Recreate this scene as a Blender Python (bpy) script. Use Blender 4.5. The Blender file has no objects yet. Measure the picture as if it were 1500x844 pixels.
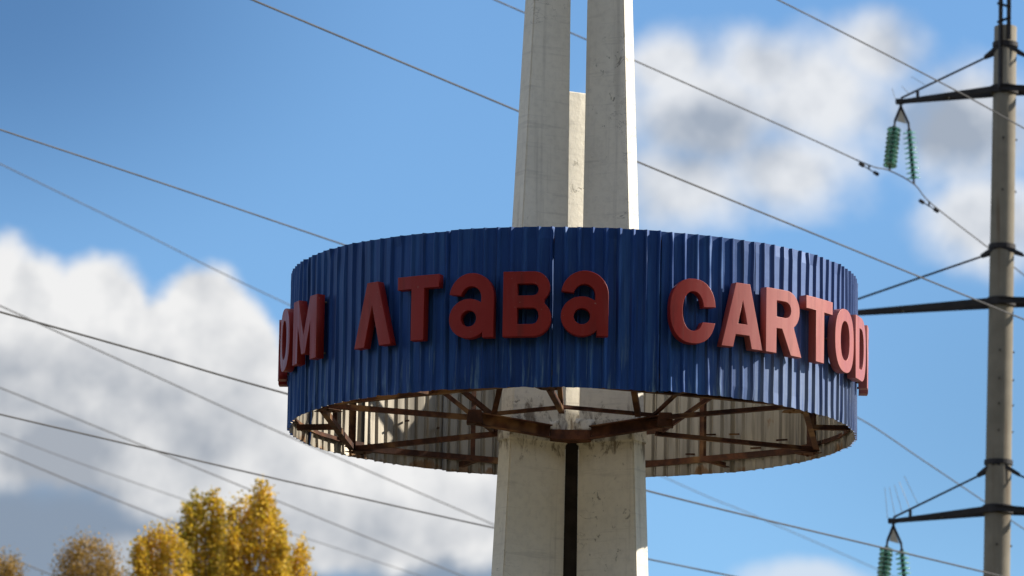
import bpy, bmesh, math, random
import numpy as np
from mathutils import Vector, Matrix
random.seed(7); rng = np.random.default_rng(7)
R = math.radians
scene = bpy.context.scene
COL = scene.collection

# ------------------------------------------------------------------ camera
FPX = 9000.0                                   # focal length in photo pixels (1500 wide)
CAM = Vector((0, -64.8, 1.6))
PITCH, YAW, ROLL = R(10.494), R(-0.592), R(1.02)
fw = Vector((math.sin(YAW)*math.cos(PITCH), math.cos(YAW)*math.cos(PITCH), math.sin(PITCH)))
r0 = Vector((math.cos(YAW), -math.sin(YAW), 0)); u0 = r0.cross(fw)
RT = r0*math.cos(ROLL) + u0*math.sin(ROLL)
UP = -r0*math.sin(ROLL) + u0*math.cos(ROLL)
cd = bpy.data.cameras.new('camera'); cam = bpy.data.objects.new('camera', cd); COL.objects.link(cam)
cam.matrix_world = Matrix(((RT.x, UP.x, -fw.x, CAM.x), (RT.y, UP.y, -fw.y, CAM.y), (RT.z, UP.z, -fw.z, CAM.z), (0, 0, 0, 1)))
cd.sensor_width = 36; cd.lens = 36*FPX/1500
cd.clip_start = 1; cd.clip_end = 20000
cd.dof.use_dof = True; cd.dof.focus_distance = 63.5; cd.dof.aperture_fstop = 3.8
scene.camera = cam
scene.render.resolution_x = 1024; scene.render.resolution_y = 576

def ray(px, py):
    return (fw + RT*((px-750)/FPX) + UP*((422-py)/FPX)).normalized()
def at(px, py, Y):                             # point seen at a pixel, at world depth Y
    d = ray(px, py); return CAM + d*((Y-CAM.y)/d.y)
def at_h(px, py, z):                           # point seen at a pixel, at world height z
    d = ray(px, py); return CAM + d*((z-CAM.z)/d.z)

# ------------------------------------------------------------------ sun, sky
SUN_AZ, SUN_EL = R(75), R(28.5)                  # azimuth from +Y towards +X
sdir = Vector((math.sin(SUN_AZ)*math.cos(SUN_EL), math.cos(SUN_AZ)*math.cos(SUN_EL), math.sin(SUN_EL)))
sl = bpy.data.lights.new('sun', 'SUN'); sl.energy = 5.0; sl.angle = R(0.53); sl.color = (1.0, 0.92, 0.80)
so = bpy.data.objects.new('sun', sl); COL.objects.link(so)
so.rotation_euler = (-sdir).to_track_quat('-Z', 'Y').to_euler(); so.location = (40, 20, 40)

vs = scene.view_settings
scene.display_settings.display_device = 'sRGB'
vs.view_transform = 'Standard'; vs.look = 'None'; vs.gamma = 1.0; vs.use_curve_mapping = False
vs.exposure = 0.55

W = bpy.data.worlds.new('World'); scene.world = W; W.use_nodes = True
nt = W.node_tree; nt.nodes.clear(); WN, WL = nt.nodes, nt.links
SKY_STRENGTH = 0.10
def wm(op, a, b=None, c=None, clamp=False):
    n = WN.new('ShaderNodeMath'); n.operation = op; n.use_clamp = clamp
    for i, v in enumerate((a, b, c)):
        if v is None: continue
        if isinstance(v, (int, float)): n.inputs[i].default_value = v
        else: WL.new(v, n.inputs[i])
    return n.outputs[0]
def wss(x, lo, hi):
    n = WN.new('ShaderNodeMapRange'); n.interpolation_type = 'SMOOTHSTEP'
    WL.new(x, n.inputs[0]); n.inputs[1].default_value = lo; n.inputs[2].default_value = hi
    return n.outputs[0]
def wnoise(vec, scale, detail, rough, off=0.0):
    n = WN.new('ShaderNodeTexNoise'); n.inputs['Scale'].default_value = scale
    n.inputs['Detail'].default_value = detail; n.inputs['Roughness'].default_value = rough
    if off:
        a = WN.new('ShaderNodeVectorMath'); a.operation = 'ADD'; WL.new(vec, a.inputs[0]); a.inputs[1].default_value = (off, off*0.7, off*1.3)
        vec = a.outputs[0]
    WL.new(vec, n.inputs['Vector']); return n.outputs['Fac']
def wmix(f, a, b):
    n = WN.new('ShaderNodeMix'); n.data_type = 'RGBA'
    WL.new(f, n.inputs[0])
    for i, v in ((6, a), (7, b)):
        if isinstance(v, tuple): n.inputs[i].default_value = v
        else: WL.new(v, n.inputs[i])
    return n.outputs[2]
sky = WN.new('ShaderNodeTexSky'); sky.sky_type = 'NISHITA'; sky.sun_disc = False
sky.sun_elevation = SUN_EL; sky.sun_rotation = SUN_AZ
sky.altitude = 900; sky.air_density = 1.0; sky.dust_density = 0.15; sky.ozone_density = 3.0
geo = WN.new('ShaderNodeTexCoord'); DIR = geo.outputs['Generated']
sep = WN.new('ShaderNodeSeparateXYZ'); WL.new(DIR, sep.inputs[0])
AZ = wm('MULTIPLY', wm('ARCTAN2', sep.outputs[0], sep.outputs[1]), 180/math.pi)
EL = wm('MULTIPLY', wm('ARCSINE', sep.outputs[2]), 180/math.pi)
def azel(px, py):
    d = ray(px, py); return math.degrees(math.atan2(d.x, d.y)), math.degrees(math.asin(d.z))
DEG = 180/math.pi/FPX                          # degrees per pixel
def lobe(px, py, rx, ry):                      # 1 at the centre, 0 on the ellipse, negative outside
    a, e = azel(px, py)
    du = wm('MULTIPLY', wm('SUBTRACT', AZ, a), 1/(rx*DEG)); dv = wm('MULTIPLY', wm('SUBTRACT', EL, e), 1/(ry*DEG))
    q = wm('ADD', wm('MULTIPLY', du, du), wm('MULTIPLY', dv, dv))
    return wm('SUBTRACT', 1.0, wm('SQRT', q))
def union(ls):
    o = ls[0]
    for l in ls[1:]: o = wm('SMOOTH_MAX', o, l, 0.18)
    return o
# billow noise used by all clouds
n_big = wnoise(DIR, 45, 6, 0.48); n_mid = wnoise(DIR, 120, 5, 0.48, 3.1); n_low = wnoise(DIR, 3.2, 5, 0.55, 1.7)
tow = WN.new('ShaderNodeVectorMath'); tow.operation = 'ADD'; WL.new(DIR, tow.inputs[0]); tow.inputs[1].default_value = tuple(v*0.0075 for v in sdir)
relief = wm('ADD', wm('SUBTRACT', n_big, wnoise(tow.outputs[0], 45, 6, 0.48)), wm('MULTIPLY', wm('SUBTRACT', n_mid, wnoise(tow.outputs[0], 120, 5, 0.48, 3.1)), 0.6))   # billow sides turned to the sun
nb = wm('ADD', wm('MULTIPLY', wm('SUBTRACT', n_big, 0.5), 1.7), wm('MULTIPLY', wm('SUBTRACT', n_mid, 0.5), 0.9))
left = union([lobe(22, 480, 100, 150), lobe(150, 490, 95, 128), lobe(305, 478, 90, 102), lobe(235, 520, 70, 105), lobe(190, 590, 230, 120), lobe(355, 560, 78, 150),
              lobe(330, 650, 260, 150), lobe(560, 740, 260, 110), lobe(60, 630, 220, 110)])
right = union([lobe(1285, 75, 90, 75), lobe(1190, 145, 170, 110), lobe(1040, 165, 160, 130), lobe(985, 100, 80, 60),
               lobe(1000, 275, 165, 95), lobe(1120, 100, 110, 70), lobe(1150, 250, 160, 85), lobe(1400, 190, 160, 110), lobe(1440, 320, 110, 90)])
low2 = union([lobe(1190, 850, 130, 42), lobe(188, 812, 60, 42)])
low = union([lobe(60, 790, 430, 190), lobe(300, 820, 300, 110), lobe(620, 800, 260, 120)])
frame = wm('ADD', lobe(750, 422, 1150, 760), 0.0)
infr = wss(frame, -0.1, 0.15)
generic = wm('ADD', wm('MULTIPLY', wm('SUBTRACT', n_low, 0.475), 6.0), wm('MULTIPLY', nb, 0.35))
generic = wm('SUBTRACT', generic, wm('MULTIPLY', infr, 6.0))
fl = wm('ADD', left, wm('MULTIPLY', nb, 0.42))
fr = wm('ADD', right, wm('MULTIPLY', nb, 0.65))
flo = wm('ADD', low, wm('MULTIPLY', nb, 0.3))
m_l = wss(fl, 0.00, 0.28); m_r = wm('MULTIPLY', wss(fr, -0.15, 0.75), 0.88); m_lo = wm('MULTIPLY', wss(flo, -0.2, 0.75), 0.92); m_g = wss(generic, 0.0, 0.6)
m_l2 = wm('MULTIPLY', wss(wm('ADD', low2, wm('MULTIPLY', nb, 0.7)), 0.0, 0.8), 0.6)
mask = wm('MAXIMUM', wm('MAXIMUM', m_l, m_r), wm('MAXIMUM', m_l2, m_g))
# cloud shade: thick undersides turn grey-blue, edges and tops are white
n_sh = wnoise(DIR, 38, 6, 0.5, 7.3)
g_lobes = union([lobe(1040, 200, 120, 55), lobe(1400, 195, 130, 65), lobe(20, 700, 330, 130), lobe(10, 565, 170, 60), lobe(330, 790, 330, 60)])
deepin = wss(wm('MAXIMUM', fl, fr), 0.12, 0.85)
shade = wm('ADD', wm('MULTIPLY', wss(g_lobes, -0.5, 0.7), 0.75), wm('MULTIPLY', wm('SUBTRACT', n_sh, 0.46), 1.25))
shade = wm('ADD', shade, wm('MULTIPLY', deepin, 0.22))
shade = wm('SUBTRACT', shade, wm('MULTIPLY', relief, 1.7), clamp=True)
S = 1/SKY_STRENGTH
ccol = wmix(shade, (0.60*S, 0.60*S, 0.60*S, 1), (0.265*S, 0.29*S, 0.33*S, 1))
tint = WN.new('ShaderNodeMix'); tint.data_type = 'RGBA'; tint.blend_type = 'MULTIPLY'; tint.inputs[0].default_value = 1
WL.new(sky.outputs[0], tint.inputs[6]); tint.inputs[7].default_value = (0.745, 0.92, 1.04, 1)
corner_dim = wmix(wm('MULTIPLY', wss(lobe(1560, 620, 620, 480), 0.0, 0.9), 0.35), wmix(wss(lobe(-60, -40, 760, 520), 0.0, 0.9), (1, 1, 1, 1), (0.55, 0.60, 0.66, 1)), (0.5, 0.5, 0.5, 1))   # lens falloff: corners of the view darkened in the sky colour
dm = WN.new('ShaderNodeMix'); dm.data_type = 'RGBA'; dm.blend_type = 'MULTIPLY'; dm.inputs[0].default_value = 1
WL.new(tint.outputs[2], dm.inputs[6]); WL.new(corner_dim, dm.inputs[7])
scol = wmix(mask, wmix(m_lo, dm.outputs[2], (0.172*S, 0.207*S, 0.260*S, 1)), ccol)     # dusky far cloud bank low down, bright cumulus before it
bg = WN.new('ShaderNodeBackground'); bg.inputs['Strength'].default_value = SKY_STRENGTH
WL.new(scol, bg.inputs['Color'])
wo = WN.new('ShaderNodeOutputWorld'); WL.new(bg.outputs[0], wo.inputs['Surface'])
W.cycles.sampling_method = 'MANUAL'; W.cycles.sample_map_resolution = 1024

# ------------------------------------------------------------------ helpers
def link(name, me, parent=None, mat=None):
    o = bpy.data.objects.new(name, me); COL.objects.link(o)
    if mat is not None and me is not None:
        for m in (mat if isinstance(mat, (list, tuple)) else [mat]): me.materials.append(m)
    if parent: o.parent = parent
    return o
def thing(name, label, cat, group=None):
    o = link(name, None); tag(o, label, cat, group); return o
def tag(o, label, cat, group=None):
    o['label'] = label; o['category'] = cat
    if group: o['group'] = group
def fin(bm, name, parent, mat, smooth=False):
    bmesh.ops.recalc_face_normals(bm, faces=bm.faces)
    if smooth:
        for f in bm.faces: f.smooth = True
    me = bpy.data.meshes.new(name); bm.to_mesh(me); bm.free()
    return link(name, me, parent, mat)
def frame_axes(p0, p1, up=(0, 0, 1)):
    d = (Vector(p1)-Vector(p0)).normalized(); u = Vector(up)
    if abs(d.dot(u)) > 0.97: u = Vector((0.3, -1, 0))
    s = d.cross(u).normalized(); u = s.cross(d).normalized()
    return d, s, u
def sweep(bm, p0, p1, prof, up=(0, 0, 1), twist=0.0, end_scale=1.0):
    p0, p1 = Vector(p0), Vector(p1); d, s, u = frame_axes(p0, p1, up)
    if twist: q = Matrix.Rotation(twist, 3, d); s, u = q @ s, q @ u
    a = [bm.verts.new(p0 + s*x + u*y) for x, y in prof]
    b = [bm.verts.new(p1 + (s*x + u*y)*end_scale) for x, y in prof]
    n = len(prof)
    for i in range(n): bm.faces.new((a[i], a[(i+1) % n], b[(i+1) % n], b[i]))
    bm.faces.new(a[::-1]); bm.faces.new(b)
def rectp(w, h): return [(-w/2, -h/2), (w/2, -h/2), (w/2, h/2), (-w/2, h/2)]
def anglep(w, t=0.009): return [(0, 0), (w, 0), (w, t), (t, t), (t, w), (0, w)]
def channelp(h, w, t=0.012): return [(0, -h/2), (w, -h/2), (w, -h/2+t), (t, -h/2+t), (t, h/2-t), (w, h/2-t), (w, h/2), (0, h/2)]
def tube(bm, pts, rad, n=6, cap=True):
    pts = [Vector(p) for p in pts]; rings = []
    for i, p in enumerate(pts):
        a, b = pts[max(i-1, 0)], pts[min(i+1, len(pts)-1)]
        d, s, u = frame_axes(a, b); r = rad[i] if isinstance(rad, (list, tuple)) else rad
        rings.append([bm.verts.new(p + s*(r*math.cos(t)) + u*(r*math.sin(t))) for t in [2*math.pi*k/n for k in range(n)]])
    for i in range(len(rings)-1):
        for k in range(n): bm.faces.new((rings[i][k], rings[i][(k+1) % n], rings[i+1][(k+1) % n], rings[i+1][k]))
    if cap: bm.faces.new(rings[0][::-1]); bm.faces.new(rings[-1])
def lathe(bm, prof, base, axis, n=12):
    base = Vector(base); d = Vector(axis).normalized(); _, s, u = frame_axes((0, 0, 0), d)
    rings = [[bm.verts.new(base + d*z + (s*math.cos(2*math.pi*k/n) + u*math.sin(2*math.pi*k/n))*max(r, 1e-4)) for k in range(n)] for r, z in prof]
    for i in range(len(rings)-1):
        for k in range(n): bm.faces.new((rings[i][k], rings[i][(k+1) % n], rings[i+1][(k+1) % n], rings[i+1][k]))
    bm.faces.new(rings[0][::-1]); bm.faces.new(rings[-1])
def prism(bm, lower, upper):                   # two rings of 3-D points
    a = [bm.verts.new(p) for p in lower]; b = [bm.verts.new(p) for p in upper]; n = len(a)
    for i in range(n): bm.faces.new((a[i], a[(i+1) % n], b[(i+1) % n], b[i]))
    bm.faces.new(a[::-1]); bm.faces.new(b)
def bevel(bm, w, seg=1):
    bmesh.ops.bevel(bm, geom=[e for e in bm.edges], offset=w, segments=seg, affect='EDGES', profile=0.5)

# ------------------------------------------------------------------ materials
class Mat:
    def __init__(s, name, rough=0.7, metal=0.0, spec=0.5):
        s.m = bpy.data.materials.new(name); s.m.use_nodes = True; s.N = s.m.node_tree.nodes; s.L = s.m.node_tree.links
        s.b = s.N['Principled BSDF']; s.b.inputs['Roughness'].default_value = rough
        s.b.inputs['Metallic'].default_value = metal; s.b.inputs['Specular IOR Level'].default_value = spec
        tc = s.N.new('ShaderNodeTexCoord'); s.obj = tc.outputs['Object']
    def put(s, v, inp):
        if hasattr(v, 'links'): s.L.new(v, inp)
        else: inp.default_value = v
    def map(s, scale=(1, 1, 1), loc=(0, 0, 0), vec=None):
        n = s.N.new('ShaderNodeMapping'); n.inputs['Scale'].default_value = scale; n.inputs['Location'].default_value = loc
        s.L.new(vec or s.obj, n.inputs[0]); return n.outputs[0]
    def noise(s, scale, detail=4, rough=0.55, vec=None, dist=0.0):
        n = s.N.new('ShaderNodeTexNoise'); n.inputs['Scale'].default_value = scale; n.inputs['Detail'].default_value = detail
        n.inputs['Roughness'].default_value = rough; n.inputs['Distortion'].default_value = dist
        s.L.new(vec or s.obj, n.inputs['Vector']); return n.outputs['Fac']
    def ss(s, x, lo, hi, a=0.0, b=1.0):
        n = s.N.new('ShaderNodeMapRange'); n.interpolation_type = 'SMOOTHSTEP'; s.L.new(x, n.inputs[0])
        for i, v in enumerate((lo, hi, a, b)): n.inputs[i+1].default_value = v
        return n.outputs[0]
    def math(s, op, a, b=None, clamp=False):
        n = s.N.new('ShaderNodeMath'); n.operation = op; n.use_clamp = clamp
        s.put(a, n.inputs[0])
        if b is not None: s.put(b, n.inputs[1])
        return n.outputs[0]
    def mix(s, f, a, b, mode='MIX'):
        n = s.N.new('ShaderNodeMix'); n.data_type = 'RGBA'; n.blend_type = mode
        s.put(f, n.inputs[0])
        for i, v in ((6, a), (7, b)): s.put(v + (1,) if isinstance(v, tuple) else v, n.inputs[i])
        return n.outputs[2]
    def sepz(s, vec=None):
        n = s.N.new('ShaderNodeSeparateXYZ'); s.L.new(vec or s.obj, n.inputs[0]); return n.outputs
    def col(s, c): s.put(c + (1,) if isinstance(c, tuple) else c, s.b.inputs['Base Color'])
    def rough(s, r): s.put(r, s.b.inputs['Roughness'])
    def bump(s, h, strength=0.3, dist=0.01):
        n = s.N.new('ShaderNodeBump'); n.inputs['Strength'].default_value = strength; n.inputs['Distance'].default_value = dist
        s.L.new(h, n.inputs['Height']); s.L.new(n.outputs[0], s.b.inputs['Normal'])

ZB, H, RAD = 12.027, 1.661, 3.040               # drum bottom, height, radius

def mat_concrete():
    k = Mat('whitewashed concrete', 0.85, 0, 0.25)
    big = k.noise(0.9, 5, 0.6); fine = k.noise(14, 6, 0.65)
    c = k.mix(k.ss(big, 0.35, 0.7), (0.83, 0.785, 0.68), (0.74, 0.70, 0.61))
    c = k.mix(k.ss(fine, 0.42, 0.75, 0, 0.2), c, (0.36, 0.34, 0.30))
    # horizontal lift lines left by the formwork
    lines = k.noise(1.0, 3, 0.6, k.map((1.1, 1.1, 19)))
    c = k.mix(k.ss(lines, 0.56, 0.70, 0, 0.22), c, (0.34, 0.32, 0.285))
    # rain streaks
    st = k.noise(1.0, 4, 0.6, k.map((9, 9, 0.35)))
    c = k.mix(k.ss(st, 0.52, 0.75, 0, 0.42), c, (0.40, 0.37, 0.32))
    # flaked patches and cracks
    region = k.noise(1.3, 3, 0.5, k.map((1, 1, 0.6), (3.3, 1.2, 0)))
    fl = k.noise(11, 7, 0.7, k.map((1, 1, 0.8)), 0.6)
    flake = k.math('MULTIPLY', k.ss(fl, 0.605, 0.64), k.ss(region, 0.48, 0.60))
    c = k.mix(k.math('MULTIPLY', flake, 0.65), c, (0.17, 0.155, 0.125))
    cr = k.noise(1.6, 5, 0.6, k.map((1.6, 1.6, 3.0), (0.4, 0, 0.7)), 0.9)
    crack = k.math('SUBTRACT', 1.0, k.math('MULTIPLY', k.math('ABSOLUTE', k.math('SUBTRACT', cr, 0.5)), 130, ), True)
    crack = k.math('MULTIPLY', crack, k.ss(k.noise(1.1, 2, 0.5, k.map((1, 1, 1), (7, 2, 5))), 0.56, 0.62))
    c = k.mix(k.math('MULTIPLY', crack, 0.6), c, (0.09, 0.08, 0.07))
    # rust that ran out of the steel seat
    z = k.sepz()[2]
    near = k.math('MULTIPLY', k.ss(z, ZB-0.55, ZB-0.12), k.ss(z, ZB+0.75, ZB+0.05))
    ru = k.noise(7, 6, 0.7, k.map((1, 1, 0.5), (1, 4, 2)), 0.5)
    rust = k.ss(k.math('ADD', ru, k.math('MULTIPLY', near, 0.30)), 0.76, 0.90)
    c = k.mix(k.math('MULTIPLY', rust, 0.75), c, (0.11, 0.075, 0.05))
    k.col(c); k.bump(k.math('ADD', fine, k.math('MULTIPLY', flake, -0.6)), 0.5, 0.012)
    return k.m
def mat_rust(name='rusted steel', dark=1.0):
    k = Mat(name, 0.85, 0.0, 0.3)
    a = k.noise(5, 6, 0.65); b = k.noise(22, 5, 0.65); d = k.noise(1.7, 3, 0.5, k.map((1, 1, 1), (5, 5, 5)))
    c = k.mix(k.ss(a, 0.35, 0.65), (0.035*dark, 0.014*dark, 0.009*dark), (0.105*dark, 0.040*dark, 0.019*dark))
    c = k.mix(k.ss(b, 0.5, 0.7, 0, 0.6), c, (0.035*dark, 0.018*dark, 0.013*dark))
    c = k.mix(k.ss(d, 0.52, 0.62, 0, 0.8), c, (0.22*dark, 0.12*dark, 0.05*dark))
    k.col(c); k.bump(b, 0.4, 0.004)
    return k.m
def mat_blue():
    k = Mat('weathered blue paint', 0.36, 0.0, 0.5); k.b.inputs['IOR'].default_value = 1.74; k.b.inputs['Specular Tint'].default_value = (0.26, 0.48, 0.95, 1)
    x = k.sepz()
    st = k.noise(1.0, 5, 0.6, k.map((10, 10, 0.55))); big = k.noise(0.8, 4, 0.55); fine = k.noise(30, 5, 0.65, k.map((1, 1, 0.35)))
    c = k.mix(k.ss(big, 0.3, 0.7), (0.006, 0.026, 0.125), (0.008, 0.036, 0.165))
    c = k.mix(k.ss(st, 0.46, 0.68, 0, 0.9), c, (0.024, 0.078, 0.225))
    c = k.mix(k.ss(k.noise(1.0, 5, 0.6, k.map((13, 13, 0.45), (9, 9, 3))), 0.52, 0.70, 0, 0.7), c, (0.005, 0.012, 0.055))
    # chalky wear that grows towards the bottom edge, bare zinc where it has gone through
    lowz = k.ss(x[2], ZB+0.75, ZB+0.05)
    st2 = k.noise(1.0, 6, 0.65, k.map((24, 24, 1.3), (2, 2, 2)))
    wear = k.math('MULTIPLY', k.ss(st2, 0.53, 0.70), k.math('ADD', k.math('MULTIPLY', lowz, 0.8), 0.14))
    c = k.mix(wear, c, (0.12, 0.20, 0.27))
    chip = k.math('MULTIPLY', k.ss(fine, 0.72, 0.77), k.math('MULTIPLY', lowz, 0.5))
    c = k.mix(chip, c, (0.34, 0.36, 0.36))
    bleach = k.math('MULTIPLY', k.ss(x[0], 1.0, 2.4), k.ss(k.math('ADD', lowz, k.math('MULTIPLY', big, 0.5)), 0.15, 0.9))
    sun_tint = k.math('MULTIPLY', k.ss(x[0], 1.45, 2.2), k.ss(st, 0.25, 0.75, 0.55, 1.0))     # sheen of the sunlit side put into the paint colour, in streaks
    c = k.mix(sun_tint, c, (0.055, 0.085, 0.215))
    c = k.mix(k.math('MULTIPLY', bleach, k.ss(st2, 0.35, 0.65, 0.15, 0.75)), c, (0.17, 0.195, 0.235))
    k.col(c); k.rough(k.ss(st, 0.3, 0.7, 0.46, 0.53)); k.bump(k.noise(3.0, 3, 0.5), 0.25, 0.02)
    return k.m
def mat_inner():
    k = Mat('galvanised back of the sheets', 0.46, 0.65, 0.5)
    st = k.noise(1.0, 5, 0.6, k.map((9, 9, 0.5))); a = k.noise(2.2, 5, 0.6)
    c = k.mix(k.ss(st, 0.4, 0.7), (0.39, 0.355, 0.29), (0.19, 0.17, 0.138))
    z = k.sepz()[2]
    r = k.ss(k.math('ADD', k.noise(3.0, 5, 0.65, k.map((1, 1, 0.5), (8, 3, 0))), k.ss(z, ZB+0.16, ZB, 0, 0.16)), 0.66, 0.74)
    c = k.mix(k.math('MULTIPLY', r, 0.8), c, (0.22, 0.105, 0.035))
    c = k.mix(k.ss(a, 0.62, 0.75, 0, 0.35), c, (0.2, 0.18, 0.15))
    k.col(c); return k.m
def mat_red():
    k = Mat('faded red paint with sunlit pink', 0.42, 0.0, 0.5); k.b.inputs['IOR'].default_value = 1.5; k.b.inputs['Specular Tint'].default_value = (1.0, 0.55, 0.5, 1); xx = k.sepz()[0]
    a = k.noise(2.5, 4, 0.55); st = k.noise(1.0, 5, 0.6, k.map((16, 16, 1.6)))
    c = k.mix(k.ss(a, 0.3, 0.7), (0.235, 0.014, 0.011), (0.275, 0.019, 0.015))
    c = k.mix(k.ss(st, 0.55, 0.75, 0, 0.4), c, (0.25, 0.045, 0.038))
    c = k.mix(k.math('MULTIPLY', k.ss(xx, 1.0, 2.0), 0.75), c, (0.40, 0.14, 0.125))  # pink of sunlit letters put into the colour, growing towards the sun side
    dirt = k.noise(1.0, 5, 0.65, k.map((11, 11, 0.9), (4, 1, 6)))
    c = k.mix(k.ss(dirt, 0.52, 0.72, 0, 0.55), c, (0.10, 0.020, 0.018))
    chip = k.ss(k.noise(26, 5, 0.65), 0.67, 0.71)
    c = k.mix(k.math('MULTIPLY', chip, 0.6), c, (0.33, 0.27, 0.22))
    k.col(c); k.rough(k.ss(st, 0.3, 0.7, 0.36, 0.55)); return k.m
def mat_plain(name, c1, c2, scale=4, rough=0.6, metal=0.0, spec=0.5):
    k = Mat(name, rough, metal, spec); k.col(k.mix(k.ss(k.noise(scale, 5, 0.6), 0.35, 0.65), c1, c2)); return k.m
def mat_pole():
    k = Mat('spun concrete', 0.85, 0, 0.25)
    a = k.noise(1.2, 5, 0.6); st = k.noise(1.0, 5, 0.6, k.map((14, 14, 0.3)))
    c = k.mix(k.ss(a, 0.3, 0.7), (0.25, 0.222, 0.172), (0.185, 0.163, 0.125))
    c = k.mix(k.ss(st, 0.5, 0.72, 0, 0.55), c, (0.17, 0.15, 0.115))
    rs = k.noise(1.0, 4, 0.6, k.map((6, 6, 0.22), (3, 9, 1)))
    c = k.mix(k.ss(rs, 0.6, 0.75, 0, 0.7), c, (0.13, 0.085, 0.05))
    k.col(c); return k.m
def mat_glass():
    k = Mat('green insulator glass', 0.13, 0, 0.6)
    k.col(k.mix(k.ss(k.noise(9, 4, 0.6), 0.4, 0.65), (0.22, 0.66, 0.52), (0.42, 0.70, 0.62))); k.b.inputs['Transmission Weight'].default_value = 0.6; k.b.inputs['IOR'].default_value = 1.5
    return k.m
def mat_leaf(name, stops):
    k = Mat(name, 0.5, 0, 0.35)
    g = k.N.new('ShaderNodeNewGeometry'); ra = k.N.new('ShaderNodeValToRGB')
    k.L.new(g.outputs['Random Per Island'], ra.inputs[0])
    e = ra.color_ramp.elements
    e[0].position, e[0].color = stops[0][0], stops[0][1] + (1,); e[1].position, e[1].color = stops[-1][0], stops[-1][1] + (1,)
    for p, c in stops[1:-1]: x = e.new(p); x.color = c + (1,)
    patch = k.ss(k.noise(0.9, 3, 0.5), 0.4, 0.62)
    c = k.mix(patch, ra.outputs[0], k.mix(0.35, ra.outputs[0], stops[0][1]))
    k.col(c)
    tr = k.N.new('ShaderNodeBsdfTranslucent'); k.L.new(c, tr.inputs[0])
    ms = k.N.new('ShaderNodeMixShader'); ms.inputs[0].default_value = 0.55
    k.L.new(k.b.outputs[0], ms.inputs[1]); k.L.new(tr.outputs[0], ms.inputs[2])
    k.L.new(ms.outputs[0], k.N['Material Output'].inputs[0])
    return k.m
def mat_ground():
    k = Mat('dry autumn grass', 0.95, 0, 0.1)
    a = k.noise(0.05, 6, 0.6); b = k.noise(2.5, 6, 0.65)
    c = k.mix(k.ss(a, 0.4, 0.6), (0.10, 0.085, 0.05), (0.16, 0.13, 0.085)); c = k.mix(k.ss(b, 0.4, 0.7, 0, 0.6), c, (0.075, 0.075, 0.035))
    k.col(c); k.bump(b, 0.5, 0.05); return k.m
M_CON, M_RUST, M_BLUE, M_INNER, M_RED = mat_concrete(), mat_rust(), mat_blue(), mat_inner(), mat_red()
M_DARK = mat_plain('dark gap steel', (0.022, 0.018, 0.015), (0.036, 0.030, 0.025), 6, 0.8, 0, 0.2)
M_BLACK = mat_plain('black tarred steel', (0.018, 0.017, 0.019), (0.032, 0.028, 0.028), 5, 0.7, 0, 0.3)
M_POLE, M_GLASS = mat_pole(), mat_glass()
M_ZINC = mat_plain('grey zinc fittings', (0.20, 0.19, 0.17), (0.30, 0.28, 0.25), 20, 0.55, 0.5)
M_PALE = mat_plain('pale yoke plate', (0.42, 0.36, 0.28), (0.52, 0.45, 0.36), 20, 0.6)
M_WIRE = mat_plain('oxidised aluminium wire', (0.090, 0.090, 0.094), (0.12, 0.117, 0.117), 2, 0.85, 0.0, 0.15)
M_BARK = mat_plain('grey brown bark', (0.10, 0.08, 0.06), (0.16, 0.13, 0.10), 8, 0.9, 0, 0.2)

# ------------------------------------------------------------------ ground
bm = bmesh.new()
bmesh.ops.create_grid(bm, x_segments=40, y_segments=40, size=6000)
g = fin(bm, 'ground', None, mat_ground()); g['kind'] = 'structure'; g['label'] = 'flat dry autumn grass around the column'

bm = bmesh.new()                                # unseen slope added behind the viewer so the drum front reflects something dark
hx = np.linspace(-420, 420, 57); hy = np.linspace(-72, -420, 30)
def blocker_z(x, y):
    t = min(1, max(0, (-72-y)/56)); w = math.exp(-(x/300)**4)
    return -0.4 + w*(t*t*(3-2*t)*(60 + 5*math.sin(x*0.021+1) + 3*math.sin(x*0.06)) + 2.0*t*math.sin(x*0.3+y*0.23) + 1.5*t*math.sin(x*0.71-y*0.5))
hv = [[bm.verts.new((x, y, blocker_z(x, y))) for x in hx] for y in hy]
for i in range(len(hy)-1):
    for k in range(len(hx)-1): bm.faces.new((hv[i][k], hv[i+1][k], hv[i+1][k+1], hv[i][k+1]))
blocker = fin(bm, 'added_dark_slope', None, mat_plain('dark blocker slope', (0.035, 0.040, 0.016), (0.075, 0.062, 0.024), 0.12, 0.95, 0, 0.1), True); blocker['kind'] = 'structure'

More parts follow.
